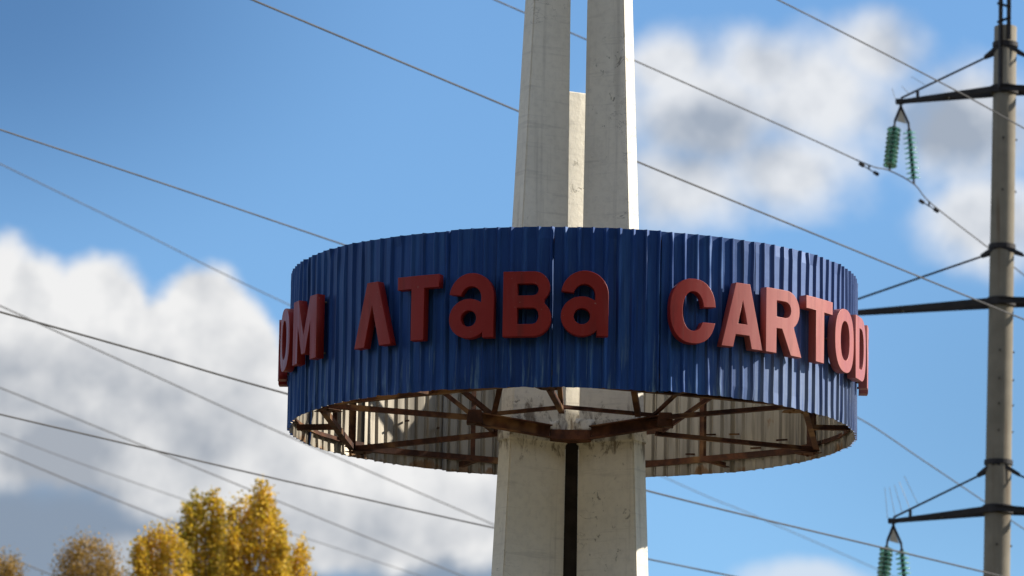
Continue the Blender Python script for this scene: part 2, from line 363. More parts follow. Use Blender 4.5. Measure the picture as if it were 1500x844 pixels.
# ------------------------------------------------------------------ concrete column: three slabs in a Y plan
column = thing('concrete_column', 'tall whitewashed concrete column of three upright slabs carrying the blue drum', 'column')
def slab_ring(z, side, grow=0.0):
    dz = z-ZB; b = 0.775-0.0405*dz; a = 0.645-0.0355*dz; k = b/0.775; gp = 0.072 + 0.004*max(dz, 0) - grow
    o = grow; s = 0.577
    yo = -0.43*k
    pts = [(-a-o*0.3, yo-o), (-b-o, yo+(b-a)*1.73+o*0.2), (-gp, yo+(b-a)*1.73+(b-gp)*s+o), (-gp, yo+(a-gp)*s-o)]
    return [Vector((x*side, y, z)) for x, y in (pts if side > 0 else pts)]
def slab(side, z0, z1, name, grow=0.0, parent=None, top_cut=0.0):
    bm = bmesh.new(); zs = [z0 + (z1-z0)*i/12 for i in range(13)]
    rings = [[bm.verts.new(p) for p in slab_ring(z, side, grow)] for z in zs]
    for i in range(12):
        for k in range(4): bm.faces.new((rings[i][k], rings[i][(k+1) % 4], rings[i+1][(k+1) % 4], rings[i+1][k]))
    bm.faces.new(rings[0][::-1]); bm.faces.new(rings[-1])
    bmesh.ops.recalc_face_normals(bm, faces=bm.faces)
    ed = [e for e in bm.edges if len(e.link_faces) == 2 and e.calc_face_angle() > 0.3]
    bmesh.ops.bevel(bm, geom=ed, offset=0.012, segments=2, affect='EDGES')
    return fin(bm, name, parent or column, M_CON)
slab(1, 0.0, ZB+8.6, 'slab'); slab(-1, 0.0, ZB+9.8, 'slab')
bm = bmesh.new()                                # rear slab, shorter, with a wedge nose
def rear(z):
    k = 1-0.03*(z-ZB); return [Vector((x*k, y, z)) for x, y in ((-0.15, 0.34), (0.17, 0.49), (0.17, 1.15), (-0.15, 1.15))]
ZR = at(846, 136, 0.45).z
prism(bm, rear(0), rear(ZR)); bevel(bm, 0.014, 2); fin(bm, 'slab', column, M_CON)
bm = bmesh.new()                                # dark steel strip closing the gap below the drum
prism(bm, [Vector((x, y, 0.02)) for x, y in ((-0.12, -0.02), (0.12, -0.02), (0.12, 0.05), (-0.12, 0.05))],
      [Vector((x, y, ZB-0.10)) for x, y in ((-0.066, -0.035), (0.066, -0.035), (0.066, 0.03), (-0.066, 0.03))])
fin(bm, 'joint_strip', column, M_DARK)
for s in (1, -1):                               # thickened seat where the steelwork bears on each slab
    o = slab(s, ZB-0.13, ZB+0.13, 'bearing_collar', 0.022)
bm = bmesh.new()
prism(bm, [Vector((x, y, -0.0)) for x, y in ((-1.9, -1.5), (1.9, -1.5), (1.9, 1.9), (-1.9, 1.9))], [Vector((x, y, 0.35)) for x, y in ((-1.8, -1.4), (1.8, -1.4), (1.8, 1.8), (-1.8, 1.8))])
bevel(bm, 0.03); fin(bm, 'plinth', column, M_CON)

# ------------------------------------------------------------------ drum sign
sign = thing('drum_sign', 'round blue corrugated metal sign with red letters around the concrete column', 'sign')
NP, NR = 17, 8
PITCH_A = 2*math.pi/(NP*NR)
PROF = [(0.0, -0.025), (0.60, -0.025), (0.74, 0.0), (0.81, 0.0)]
def panel(k):
    a0 = R(-90-4.0) + k*NR*PITCH_A
    pr = random.uniform(-0.004, 0.004); lean = random.uniform(-0.006, 0.008); zt = random.uniform(-0.006, 0.006); zl = random.uniform(-0.012, 0.006)
    sk = random.uniform(-0.004, 0.004)
    zs = [0, 0.12, 0.45, 0.9, 1.3, 1.55, 1.661]
    pts = []
    for i in range(NR):
        for fr, off in PROF: pts.append((i+fr, off))
    pts.append((NR, -0.025)); pts.append((NR+0.35, -0.025))
    ribj = {i: random.gauss(0, 0.0022) for i in range(-1, NR+2)}
    bm = bmesh.new()
    dj = [[random.gauss(0, 0.0019) for _ in zs] for _ in range(NR+2)]
    aj = [[random.gauss(0, 0.0009) for _ in zs] for _ in range(NR+2)]
    def layer(dr):
        out = []
        for j, z in enumerate(zs):
            row = []
            for (t, off) in pts:
                i = int(t); edge = 0.024 if t > NR-0.01 else 0.0
                a = a0 + t*PITCH_A + aj[i][j]*(0 if t in (0,) else 1)
                r = RAD + pr + off + dr + ribj[i] + dj[i][j]*(2.2 if j in (0, 6) else 1) + lean*(1-z/1.661) - edge
                zz = ZB + z + (zl*(t/NR) + random.gauss(0, 0.0025) if j == 0 else 0) + (zt + sk*t/NR if j == len(zs)-1 else 0)
                row.append((r*math.cos(a), r*math.sin(a), zz))
            out.append(row)
        return out
    st = random.getstate(); A = layer(0.0); random.setstate(st); B = layer(-0.004)
    va = [[bm.verts.new(p) for p in row] for row in A]; vb = [[bm.verts.new(p) for p in row] for row in B]
    n, m = len(zs), len(pts)
    for j in range(n-1):
        for i in range(m-1):
            for q, (v, mi) in enumerate(((va, 0), (vb, 1))):          # same diagonal on both skins, so they never cross
                a, b, c, d = v[j][i], v[j][i+1], v[j+1][i+1], v[j+1][i]
                for tri in ((a, b, c), (a, c, d)): bm.faces.new(tri if q == 0 else tri[::-1]).material_index = mi
    for i in range(m-1):
        bm.faces.new((va[0][i+1], va[0][i], vb[0][i], vb[0][i+1])).material_index = 0
        bm.faces.new((va[-1][i], va[-1][i+1], vb[-1][i+1], vb[-1][i])).material_index = 0
    for j in range(n-1):
        bm.faces.new((va[j][0], va[j+1][0], vb[j+1][0], vb[j][0])).material_index = 0
        bm.faces.new((va[j+1][-1], va[j][-1], vb[j][-1], vb[j+1][-1])).material_index = 0
    me = bpy.data.meshes.new('corrugated_sheet'); bm.to_mesh(me); bm.free()
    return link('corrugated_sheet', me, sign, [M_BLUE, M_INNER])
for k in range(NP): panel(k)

M_PLATE = mat_rust('flaking rust plate', 1.6)
# ---- steel frame inside the drum
def pol(a, r, z): return Vector((r*math.cos(R(a)), r*math.sin(R(a)), ZB+z))
RI = RAD-0.045
def member(name, p0, p1, prof, up=(0, 0, 1), twist=0.0, parent=None, mat=None):
    bm = bmesh.new(); sweep(bm, p0, p1, prof, up, twist); return fin(bm, name, parent or sign, mat or M_RUST)
def ring(name, z, r, w, h, a_off=0):
    for q in range(6):                          # each rim angle is one rolled length between two corners
        bm = bmesh.new(); n = 16; rows = []
        for i in range(n+1):
            a = 25+a_off+q*60 + 60*i/n + (0.25 if i == 0 else -0.25 if i == n else 0)
            dz = random.gauss(0, 0.002)
            sec = [(r, 0), (r, h), (r-0.008, h), (r-0.008, 0.008), (r-w, 0.008), (r-w, 0)]
            rows.append([bm.verts.new(pol(a, rr, z+zz+dz)) for rr, zz in sec])
        for i in range(n):
            for k in range(6): bm.faces.new((rows[i][k], rows[i][(k+1) % 6], rows[i+1][(k+1) % 6], rows[i+1][k]))
        bm.faces.new(rows[0][::-1]); bm.faces.new(rows[-1]); fin(bm, name, sign, M_RUST)
ring('rim_angle', 0.13, RI+0.004, 0.03, 0.05); ring('rim_angle', 1.50, RI, 0.075, 0.075)
for z in (0.05, 1.47):
    for q in range(6):
        a = 25+60*q
        p0, p1 = pol(a, RI-0.09, z), pol(a+60, RI-0.09, z)
        member('hexagon_beam', p0, p1, anglep(0.062), twist=0.0)
        pm = (p0+p1)/2
        member('short_tie', pm, pol(a+30, RI-0.03, z-0.01), anglep(0.06))
        if z < 1:
            member('corner_post', pol(a, RI-0.10, 0.06), pol(a, RI-0.10, 1.5), anglep(0.078), up=(math.cos(R(a+40)), math.sin(R(a+40)), 0))
            mp = Vector((pm.x, pm.y, 0)).normalized()
            member('middle_post', pm + mp*0.01, pm + mp*0.01 + Vector((0, 0, 1.44)), anglep(0.055), up=(mp.x, mp.y, 0.0))
# hub: ring of angles round the slabs, heavy channels on their faces
HR = 1.03
for q in range(6):
    a = 25+60*q
    member('hub_angle', pol(a, HR, 0.10), pol(a+60, HR, 0.10), anglep(0.045, 0.008))
    hub = pol(a, HR-0.05, 0.06)
    member('spoke', hub, pol(a, RI-0.09, 0.045), anglep(0.055))
    member('spoke', pol(a, HR-0.1, 1.43), pol(a, RI-0.09, 1.445), anglep(0.062))
for q, (a1, a2) in enumerate(((145, 145), (25, 25), (215, 205), (325, 325), (85, 85), (265, 265))):
    member('brace', pol(a1, HR, 0.07), pol(a2, RI-0.12, 1.40), anglep(0.05))
member('brace', Vector((-0.80, -0.72, ZB+0.08)), Vector((-0.45, -2.3, ZB+1.40)), anglep(0.06))
member('brace', Vector((0.72, -0.72, ZB+0.08)), Vector((0.42, -2.3, ZB+1.40)), anglep(0.06))
for q in range(6):                              # gusset plate with bolts at each corner of the hexagon
    a = 25+60*q; c = pol(a, RI-0.13, 0.022); rd = Vector((math.cos(R(a)), math.sin(R(a)), 0)); tg = Vector((-rd.y, rd.x, 0)); up = Vector((0, 0, 0.007))
    pl = [c + rd*0.06 - tg*0.15, c + rd*0.06 + tg*0.15, c - rd*0.12 + tg*0.09, c - rd*0.20, c - rd*0.12 - tg*0.09]
    bm = bmesh.new(); prism(bm, [p - up for p in pl], pl); gp = fin(bm, 'gusset_plate', sign, M_RUST)
    for dx, dy in ((0.0, -0.08), (0.0, 0.08), (-0.1, 0.0)):
        b = c + rd*dx + tg*dy; bm = bmesh.new(); lathe(bm, [(0.014, 0), (0.014, 0.014), (0.01, 0.016)], b - up, (0, 0, -1), 6); fin(bm, 'bolt', gp, M_RUST)
def chan(p0, p1, h, w): return member('hub_channel', p0, p1, channelp(h, w), mat=M_PLATE)
chan(Vector((-1.03, -0.66, ZB+0.04)), Vector((-0.24, -0.31, ZB-0.03)), 0.14, 0.07)
chan(Vector((0.21, -0.31, ZB-0.035)), Vector((0.97, -0.66, ZB+0.04)), 0.14, 0.07)
bm = bmesh.new(); prism(bm, [Vector((x, y, ZB-0.115)) for x, y in ((-0.235, -0.33), (0.205, -0.33), (0.205, -0.10), (-0.235, -0.10))],
                        [Vector((x, y, ZB+0.0)) for x, y in ((-0.235, -0.315), (0.205, -0.315), (0.205, -0.10), (-0.235, -0.10))])
bevel(bm, 0.008); fin(bm, 'centre_plate', sign, M_PLATE)
for x0, x1, zl, zh in ((-0.25, -0.13, -0.005, 0.10), (0.02, 0.25, -0.005, 0.12), (-0.62, -0.42, -0.20, -0.08), (0.40, 0.66, -0.19, -0.075)):      # mortar packed between plate and channels
    bm = bmesh.new(); prism(bm, [Vector((x, y, ZB+zl)) for x, y in ((x0, -0.30), (x1, -0.28), (x1, -0.10), (x0, -0.10))], [Vector((x, y, ZB+zh)) for x, y in ((x0+.02, -0.28), (x1, -0.26), (x1, -0.10), (x0+.02, -0.10))])
    bmesh.ops.subdivide_edges(bm, edges=bm.edges[:], cuts=3, use_grid_fill=True)
    for v in bm.verts: v.co += Vector((random.gauss(0, .008), random.gauss(0, .012), random.gauss(0, .010)))
    fin(bm, 'mortar_patch', column, M_CON, True)
for (x, y, w) in ((-1.03, -0.70, 0.2), (0.98, -0.70, 0.2)):       # end shoes where spokes meet the channels
    bm = bmesh.new(); prism(bm, [Vector((x+dx, y+dy, ZB-0.02)) for dx, dy in ((-.09, -.06), (.09, -.06), (.09, .1), (-.09, .1))], [Vector((x+dx, y+dy, ZB+0.13)) for dx, dy in ((-.07, -.05), (.07, -.05), (.07, .1), (-.07, .1))])
    bevel(bm, 0.008); fin(bm, 'end_shoe', sign, M_RUST)
for a in (38, 46, 52, 58, 63, 120, 128):         # small hooks left on the bare back of the sheets
    z = random.uniform(0.15, 0.5)
    member('wall_hook', pol(a, RAD-0.04, z), pol(a+0.9, RAD-0.16, z-0.015), rectp(0.018, 0.018))

# ---- letters
def arc(cx, cy, rx, ry, a0, a1, n=14, pw=2.0):
    out = []
    for i in range(n+1):
        t = R(a0 + (a1-a0)*i/n); c, s = math.cos(t), math.sin(t)
        out.append((cx + rx*math.copysign(abs(c)**(2/pw), c), cy + ry*math.copysign(abs(s)**(2/pw), s)))
    return out
LET = {
 'T': ([(0.255, 0), (0.255, .80), (0, .80), (0, 1), (.74, 1), (.74, .80), (.485, .80), (.485, 0)], []),
 'L': ([(0, 0), (.27, 1), (.49, 1), (.76, 0), (.53, 0), (.375, .64), (.22, 0)], []),
 'A': ([(0, 0), (.25, 1), (.51, 1), (.76, 0), (.55, 0), (.505, .20), (.255, .20), (.21, 0)], [[(.295, .37), (.465, .37), (.38, .74)]]),
 'a': (arc(.37, .63, .36, .37, 172, 0, 20) + [(.73, 0), (.555, 0), (.555, .075)] + arc(.33, .30, .32, .305, -42, -308, 24) + arc(.365, .62, .165, .175, 0, 168, 12), [arc(.33, .30, .125, .125, 0, 345, 18)]),
 'B': ([(0, 0), (0, 1), (.47, 1)] + arc(.47, .755, .245, .245, 80, -48, 10) + arc(.46, .285, .28, .285, 52, -80, 12) + [(.46, 0)],
       [[(.22, .63), (.22, .81)] + arc(.46, .72, .085, .09, 90, -90, 6), [(.22, .19), (.22, .44)] + arc(.46, .315, .09, .125, 90, -90, 6)]),
 'C': (arc(.38, .5, .38, .5, 8, 344.4, 34, 2.3) + arc(.38, .5, .175, .305, -29.5, -348.5, 28, 2.2), []),
 'R': ([(0, 0), (0, 1), (.44, 1)] + arc(.44, .70, .29, .30, 80, -58, 12) + [(.78, 0), (.53, 0), (.335, .39), (.22, .39), (.22, 0)], [[(.22, .57), (.22, .82)] + arc(.41, .695, .12, .125, 90, -90, 8)]),
 'O': (arc(.37, .5, .37, .5, 0, 352, 40, 2.4), [arc(.37, .5, .175, .31, 0, 350, 28, 2.3)]),
 'D': ([(0, 0), (0, 1), (.33, 1)] + arc(.33, .5, .40, .5, 86, -86, 20, 2.3) + [(.33, 0)], [[(.21, .18), (.21, .82)] + arc(.33, .5, .20, .32, 90, -90, 14, 2.2)]),
 'M': ([(0, 0), (0, 1), (.23, 1), (.45, .42), (.67, 1), (.90, 1), (.90, 0), (.69, 0), (.69, .60), (.52, .12), (.38, .12), (.21, .60), (.21, 0)], []),
}
WID = {'T': .74, 'L': .76, 'A': .76, 'a': .73, 'B': .74, 'C': .76, 'R': .78, 'O': .74, 'D': .73, 'M': .90}
STUD = {'T': [(.37, .2), (.37, .9)], 'L': [(.14, .12), (.38, .9), (.62, .12)], 'A': [(.12, .1), (.38, .88), (.64, .1)], 'a': [(.64, .1), (.37, .91), (.1, .3)], 'B': [(.1, .1), (.1, .9), (.6, .28)],
        'C': [(.1, .5), (.4, .9), (.4, .1)], 'R': [(.1, .1), (.1, .9), (.62, .1)], 'O': [(.09, .5), (.65, .5)], 'D': [(.1, .1), (.1, .9), (.63, .5)], 'M': [(.1, .1), (.1, .9), (.8, .1), (.8, .9)]}
LH, LD = 0.675, 0.088
def letter_mesh(ch):
    outer, holes = LET[ch]
    cu = bpy.data.curves.new('glyph', 'CURVE'); cu.dimensions = '2D'; cu.fill_mode = 'BOTH'; cu.extrude = LD/2; cu.bevel_depth = 0.004; cu.bevel_resolution = 1; cu.offset = -0.004
    for poly in [outer]+holes:
        s = cu.splines.new('POLY'); s.points.add(len(poly)-1); s.use_cyclic_u = True
        for p, (x, y) in zip(s.points, poly): p.co = ((x-WID[ch]/2)*LH, (y-0.5)*LH, 0, 1)
    o = bpy.data.objects.new('glyph', cu); COL.objects.link(o)
    dg = bpy.context.evaluated_depsgraph_get(); me = bpy.data.meshes.new_from_object(o.evaluated_get(dg))
    bpy.data.objects.remove(o); bpy.data.curves.remove(cu)
    bm = bmesh.new(); bm.from_mesh(me); bpy.data.meshes.remove(me)
    bmesh.ops.remove_doubles(bm, verts=bm.verts, dist=1e-5)
    for i in range(-8, 9):
        bmesh.ops.bisect_plane(bm, geom=list(bm.verts)+list(bm.edges)+list(bm.faces), plane_co=(i*0.04, 0, 0), plane_no=(1, 0, 0))
    return bm
ZC = ZB + H/2 + 0.008
for ch, phi, dz, tilt, lab in (
    ('R', -88.5, -.01, 0, 'red letter R seen edge on at the left rim'), ('O', -76.5, 0, 0, 'red letter O at the left edge'), ('M', -64.0, 0, 0, 'red letter M'),
    ('L', -41.4, 0, 0.5, 'red letter A without its crossbar'), ('T', -30.7, 0.012, 0, 'red letter T left of the first small a'),
    ('a', -19.6, 0, 0, 'red small letter a left of the B'), ('B', -8.8, 0, 0, 'red letter B'), ('a', 1.9, 0.01, 0, 'red small letter a right of the B'),
    ('C', 22.8, -.01, 0, 'red letter C'), ('A', 33.4, 0, 0, 'red letter A with crossbar'), ('R', 43.7, 0, 0, 'red letter R between A and T'),
    ('T', 54.4, 0, 0, 'red letter T between R and O'), ('O', 64.6, -.02, 0, 'red letter O left of the D'), ('D', 75.0, -.02, 0, 'red letter D near the right edge'),
    ('R', 87.0, -.02, 0, 'red letter R seen edge on at the right rim')):
    bm = letter_mesh(ch); th0 = R(-90+phi); r0_ = RAD + 0.022 + LD/2
    for v in bm.verts:
        x, y, z = v.co; c, s = math.cos(R(tilt)), math.sin(R(tilt)); x, y = x*c-y*s, x*s+y*c
        a = th0 + x/(RAD+0.1); r = r0_ + z
        v.co = (r*math.cos(a), r*math.sin(a), ZC+dz+y)
    o = fin(bm, 'letter', sign, M_RED); o['label'] = lab
    for sx, sy in STUD[ch]:                     # studs that hold the letter off the sheets
        a = th0 + (sx-WID[ch]/2)*LH/RAD; p = Vector((math.cos(a), math.sin(a), 0)); zz = Vector((0, 0, ZC+dz+(sy-0.5)*LH))
        bm = bmesh.new(); tube(bm, [p*(RAD-0.035) + zz, p*(RAD+0.026) + zz], 0.012, 6); fin(bm, 'mounting_stud', o, M_ZINC)

# ------------------------------------------------------------------ power pole
YP = 56.0
pole = thing('power_pole', 'tall round concrete power pole with black steel crossarms at the right', 'power pole')
pt, pb = at(1473, 40, YP), at(1460, 844, YP)
ax = (pt-pb)
def pole_pt(py):                                # pole axis at a photo height
    z = at(1466, py, YP).z; t = (z-pb.z)/ax.z; return pb + ax*t
gb = pole_pt(422); base = pb - ax*(pb.z/ax.z)
bm = bmesh.new(); n = 28
prof = []
L = (pt-base).length
lathe(bm, [(0.33 - (0.33-0.228)*i/10, L*i/10) for i in range(11)] + [(0.20, L+0.015)], base, ax, n)
shaft = fin(bm, 'shaft', pole, M_POLE, True)
def prad(p): return 0.33 - (0.33-0.228)*((p-base).length/L)
AD = Vector((1, -0.28, 0)).normalized()          # crossarm direction (right end nearer)
SD = Vector((0.28, 1, 0)).normalized()
def crossarm(tip_px, tip_py, root_py, tie_py, slen, spikes):
    P = pole_pt(root_py); r = prad(P)
    tip_l = at(tip_px, tip_py, YP); d = (P.x-tip_l.x)/AD.x
    zt = tip_l.z; tips = []
    arm = link('crossarm', None, pole)
    bm = bmesh.new()
    for sgn in (-1, 1):
        tip = P + AD*(sgn*d); tip.z = zt; tips.append(tip)
        for q in (-1, 1):
            a = P + SD*(q*(r+0.03)) ; b = tip + SD*(q*0.035)
            sweep(bm, a, b, channelp(0.125, 0.05, 0.014), end_scale=0.6)
        sweep(bm, tip - AD*sgn*0.05 + Vector((0, 0, 0.0)), tip + AD*sgn*0.10, rectp(0.12, 0.10))
        sweep(bm, P.lerp(tip, 0.55) - SD*0.16, P.lerp(tip, 0.55) + SD*0.16, rectp(0.05, 0.06))
    bars = fin(bm, 'arm_bars', arm, M_BLACK)
    bm = bmesh.new(); lathe(bm, [(r+0.012, -0.09), (r+0.045, -0.08), (r+0.045, 0.08), (r+0.012, 0.09)], P, ax, 24); fin(bm, 'arm_clamp', arm, M_BLACK)
    Q = pole_pt(tie_py); rq = prad(Q)
    bm = bmesh.new(); lathe(bm, [(rq+0.01, -0.05), (rq+0.03, -0.045), (rq+0.03, 0.045), (rq+0.01, 0.05)], Q, ax, 24)
    for sgn, tip in zip((-1, 1), tips):
        tq = Q + Vector((0, 0, 0.0)); dirv = (tip - tq)
        knee = tq + AD*(sgn*0.42) + Vector((0, 0, dirv.z*0.42/d*1.0 - 0.03))
        for q in (-1, 1): sweep(bm, Q + SD*(q*(rq+0.02)) , knee + SD*(q*0.03), rectp(0.03, 0.10), end_scale=0.7)
        tube(bm, [knee - AD*sgn*0.02, tip + Vector((0, 0, 0.07))], 0.022, 6)
        w = knee.lerp(tip, 0.80); sweep(bm, w + Vector((0, 0, 0.03)), w - Vector((0, 0, 0.09)), rectp(0.05, 0.05))
    fin(bm, 'tie_rods', arm, M_BLACK)
    for sgn, tip in zip((-1, 1), tips):
        for i in range(spikes):
            f = i/(spikes-1); p = tip + AD*(-sgn*(-0.12 + 0.62*f)) + Vector((0, 0, 0.06 + 0.26*f*f))
            bm = bmesh.new(); tube(bm, [p, p + Vector((-0.06-0.22*f, 0.05*(i % 2), slen-0.05*f))], 0.005, 5); fin(bm, 'bird_spike', arm, M_ZINC)
    return tips
T1 = crossarm(1322, 140, 132, 66, 0.22, 3)
T2 = crossarm(1205, 449, 443, 362, 0.6, 5)
T3 = crossarm(1311, 757, 747, 678, 0.62, 5)
# steel mast standing up from the pole head
P0, P1 = pole_pt(134), pole_pt(40)
for dx in (-0.10, 0.09):
    o = P0 + AD*dx*0.8 - SD*(0.27); t = P1 + AD*dx*0.8 - SD*0.25
    bm = bmesh.new(); sweep(bm, o if dx < 0 else t - Vector((0, 0, 0.3)), t + Vector((0, 0, 3.2)), anglep(0.09, 0.012)); fin(bm, 'mast_angle', pole, M_BLACK)
for i in range(8):
    c = P1 - SD*0.25 + Vector((0, 0, 0.05+0.4*i)); bm = bmesh.new(); sweep(bm, c - AD*0.12, c + AD*0.16 + Vector((0, 0, 0.10*(-1)**i)), rectp(0.02, 0.05)); fin(bm, 'mast_rung', pole, M_BLACK)
for py in (205, 281, 516, 557, 594, 633, 800):       # step bolts and sockets along the shaft
    p = pole_pt(py); r = prad(p)
    for dirv in (Vector((-0.10, -1, 0)).normalized(), Vector((1, -0.05, 0))):
        bm = bmesh.new(); tube(bm, [p + dirv*(r-0.02), p + dirv*(r+0.03)], 0.019, 8); fin(bm, 'step_bolt', pole, M_BLACK)

# ---- insulator strings: a pair under each crossarm tip
def string(top, bottom, n, label):
    s = thing('insulator_string', label, 'insulator', 'green glass insulator strings')
    d = (bottom-top); Ls = d.length; dn = d.normalized(); step = (Ls-0.22)/n
    bm = bmesh.new(); tube(bm, [top, bottom], 0.024, 8); fin(bm, 'rod', s, M_BLACK)
    bmd = bmesh.new(); lathe(bmd, [(0.035, 0), (0.06, 0.025), (0.138, 0.050), (0.142, 0.066), (0.105, 0.066), (0.06, 0.062), (0.03, 0.075)], (0, 0, 0), (0, 0, 1), 16)
    me = bpy.data.meshes.new('glass_disc'); bmesh.ops.recalc_face_normals(bmd, faces=bmd.faces)
    for f in bmd.faces: f.smooth = True
    bmd.to_mesh(me); bmd.free(); me.materials.append(M_GLASS)
    bmc = bmesh.new(); lathe(bmc, [(0.02, -0.03), (0.042, -0.02), (0.042, 0.03), (0.02, 0.04)], (0, 0, 0), (0, 0, 1), 10)
    mc = bpy.data.meshes.new('cap'); bmc.to_mesh(mc); bmc.free(); mc.materials.append(M_BLACK)
    q = Vector((0, 0, 1)).rotation_difference(dn).to_matrix().to_4x4()
    for i in range(n):
        p = top + dn*(0.14+step*i)
        o = link('glass_disc', me, s); o.matrix_world = Matrix.Translation(p) @ q
        c = link('cap', mc, s); c.matrix_world = Matrix.Translation(p) @ q
    return s
def vpair(tip, name, la, lb, bl, br):
    fork = tip + Vector((0, 0, -0.30))
    yk = thing('insulator_yoke', name, 'yoke')
    bm = bmesh.new(); tube(bm, [tip + Vector((0, 0, -0.04)), fork + Vector((0, 0, 0.2))], 0.03, 6); fin(bm, 'shackle', yk, M_BLACK)
    a, b = fork + AD*-0.12 + Vector((0, 0, -0.1)), fork + AD*0.16 + Vector((0, 0, -0.16))
    bm = bmesh.new(); sweep(bm, fork + Vector((0, 0, 0.2)), a, rectp(0.03, 0.05)); sweep(bm, fork + Vector((0, 0, 0.2)), b, rectp(0.03, 0.05)); fin(bm, 'fork', yk, M_BLACK)
    bm = bmesh.new(); prism(bm, [fork + Vector((0, -0.012, 0.14)), a + AD*0.04 + Vector((0, -0.012, 0)), b - AD*0.04 + Vector((0, -0.012, 0))], [fork + Vector((0, 0.012, 0.14)), a + AD*0.04 + Vector((0, 0.012, 0)), b - AD*0.04 + Vector((0, 0.012, 0))]); fin(bm, 'yoke_plate', yk, M_PALE)
    string(a, bl, 9, la); string(b, br, 10, lb)
t1 = T1[0]; t3 = T3[0]
b1l, b1r = at(1303, 250, t1.y-0.25), at(1339, 270, t1.y+0.25)
vpair(t1, 'forked steel yoke under the left tip of the upper crossarm', 'left green glass insulator string under the upper crossarm', 'right green glass insulator string under the upper crossarm', b1l, b1r)
off = t3 - t1
vpair(t3, 'forked steel yoke under the left tip of the lower crossarm', 'left green glass insulator string under the lower crossarm', 'right green glass insulator string under the lower crossarm', b1l+off, b1r+off)

# ------------------------------------------------------------------ overhead wires
def smooth_line(pts, n=10):
    P = [pts[0]*2-pts[1]] + pts + [pts[-1]*2-pts[-2]]; out = []
    for i in range(1, len(P)-2):
        a, b, c, d = P[i-1], P[i], P[i+1], P[i+2]
        for k in range(n):
            t = k/n; out.append(0.5*((2*b) + (c-a)*t + (2*a-5*b+4*c-d)*t*t + (3*b-a-3*c+d)*t*t*t))
    out.append(P[-2]); return out
def wire(pts, h, rad, label, dampers=(), hl=None):
    pp = [p if isinstance(p, Vector) else at_h(p[0], p[1], h) for p in pts]
    w = thing('overhead_wire', label, 'wire', 'overhead wires')
    bm = bmesh.new(); tube(bm, smooth_line(pp, 12), rad, 6); fin(bm, 'conductor', w, M_WIRE)
    for (px, py) in dampers:                    # vibration dampers: two weights on a short bar under the wire
        c = at(px, py, pp[len(pp)//2].y if hl is None else hl); dv = (at(px+10, py+6, c.y)-c).normalized()
        d = link('vibration_damper', None, w)
        bm = bmesh.new(); tube(bm, [c - dv*0.16 - Vector((0, 0, .07)), c + dv*0.16 - Vector((0, 0, .07))], 0.012, 6); tube(bm, [c + Vector((0, 0, .02)), c - Vector((0, 0, .08))], 0.02, 6); fin(bm, 'bar', d, M_BLACK)
        for s in (-1, 1):
            bm = bmesh.new(); e = c + dv*(s*0.17) - Vector((0, 0, .07)); lathe(bm, [(0.015, -0.07), (0.036, -0.055), (0.04, 0.04), (0.02, 0.06)], e, dv, 8); fin(bm, 'weight', d, M_BLACK)
hz = (b1l.z+b1r.z)/2
K = 0.0138
wire([(560, -72), (725, 0), (932, 90), (1180, 200), (1270, 241), b1l, b1r, (1365, 299), (1445, 361), (1500, 403), (1620, 500)], hz, K, 'wire running to the insulators under the upper crossarm', [(1273, 243), (1361, 297)], (b1l.y+b1r.y)/2)
wire([(-60, 170), (0, 190), (245, 271), (490, 354), (860, 480), (1195, 590), (1262, 615), (1350, 673), (1442, 735), (1500, 775), (1620, 850)], at(1210, 594, YP+0.3).z, K, 'wire meeting the left top edge of the blue drum')
wire([(-60, 592), (0, 607), (210, 656), (420, 705), (722, 773), (944, 818), (1078, 845), (1310, 890), (1450, 985), (1560, 1060)], at(1310, 890, YP).z, K*1.12, 'lowest thick wire passing behind the column below the drum')
wire([(200, -70), (370, 0), (757, 162), (936, 238), (1240, 362), (1500, 468), (1690, 545)], at(1690, 545, YP-1.4).z, K*1.1, 'wire crossing behind the column slabs above the drum')
wire([(1000, -68), (1140, 0), (1380, 122), (1500, 188), (1610, 250)], at(1610, 250, YP-1.0).z, K, 'wire crossing the top right corner in front of the power pole')
wire([(-60, 440), (0, 457), (210, 516), (417, 576), (944, 718), (1295, 803), (1462, 843), (1610, 880)], at(1610, 880, YP-1.0).z, K*1.2, 'thick wire disappearing behind the drum at its leftmost letters')
FARH = 34.0
wire([(-60, 210), (0, 240), (210, 342), (420, 445), (988, 706), (1097, 752), (1283, 833), (1400, 885)], FARH, 0.015, 'faint thin wire crossing the white cloud tops left of the drum')
wire([(-60, 420), (0, 448), (210, 543), (420, 638), (722, 768), (944, 862)], 28.0, 0.018, 'wire running under the left rim of the drum to the column')
wire([(-60, 545), (0, 568), (185, 643), (370, 719), (525, 782), (680, 845), (760, 878)], 27.0, 0.017, 'wire sloping down past the top of the tallest poplar')
wire([(-60, 615), (0, 635), (118, 679), (273, 733), (428, 782), (620, 845), (700, 872)], 30.0, 0.013, 'faintest wire passing behind the tops of the two tallest poplars')
wire([(-60, 640), (0, 662), (130, 716), (263, 769), (377, 813), (443, 838), (520, 868)], 28.0, 0.019, 'wire disappearing behind the olive gold poplar at the lower left')
wire([(-60, 790), (0, 813), (40, 828), (80, 844), (160, 875)], 26.5, 0.019, 'wire in the bottom left corner beside the cut off tree')

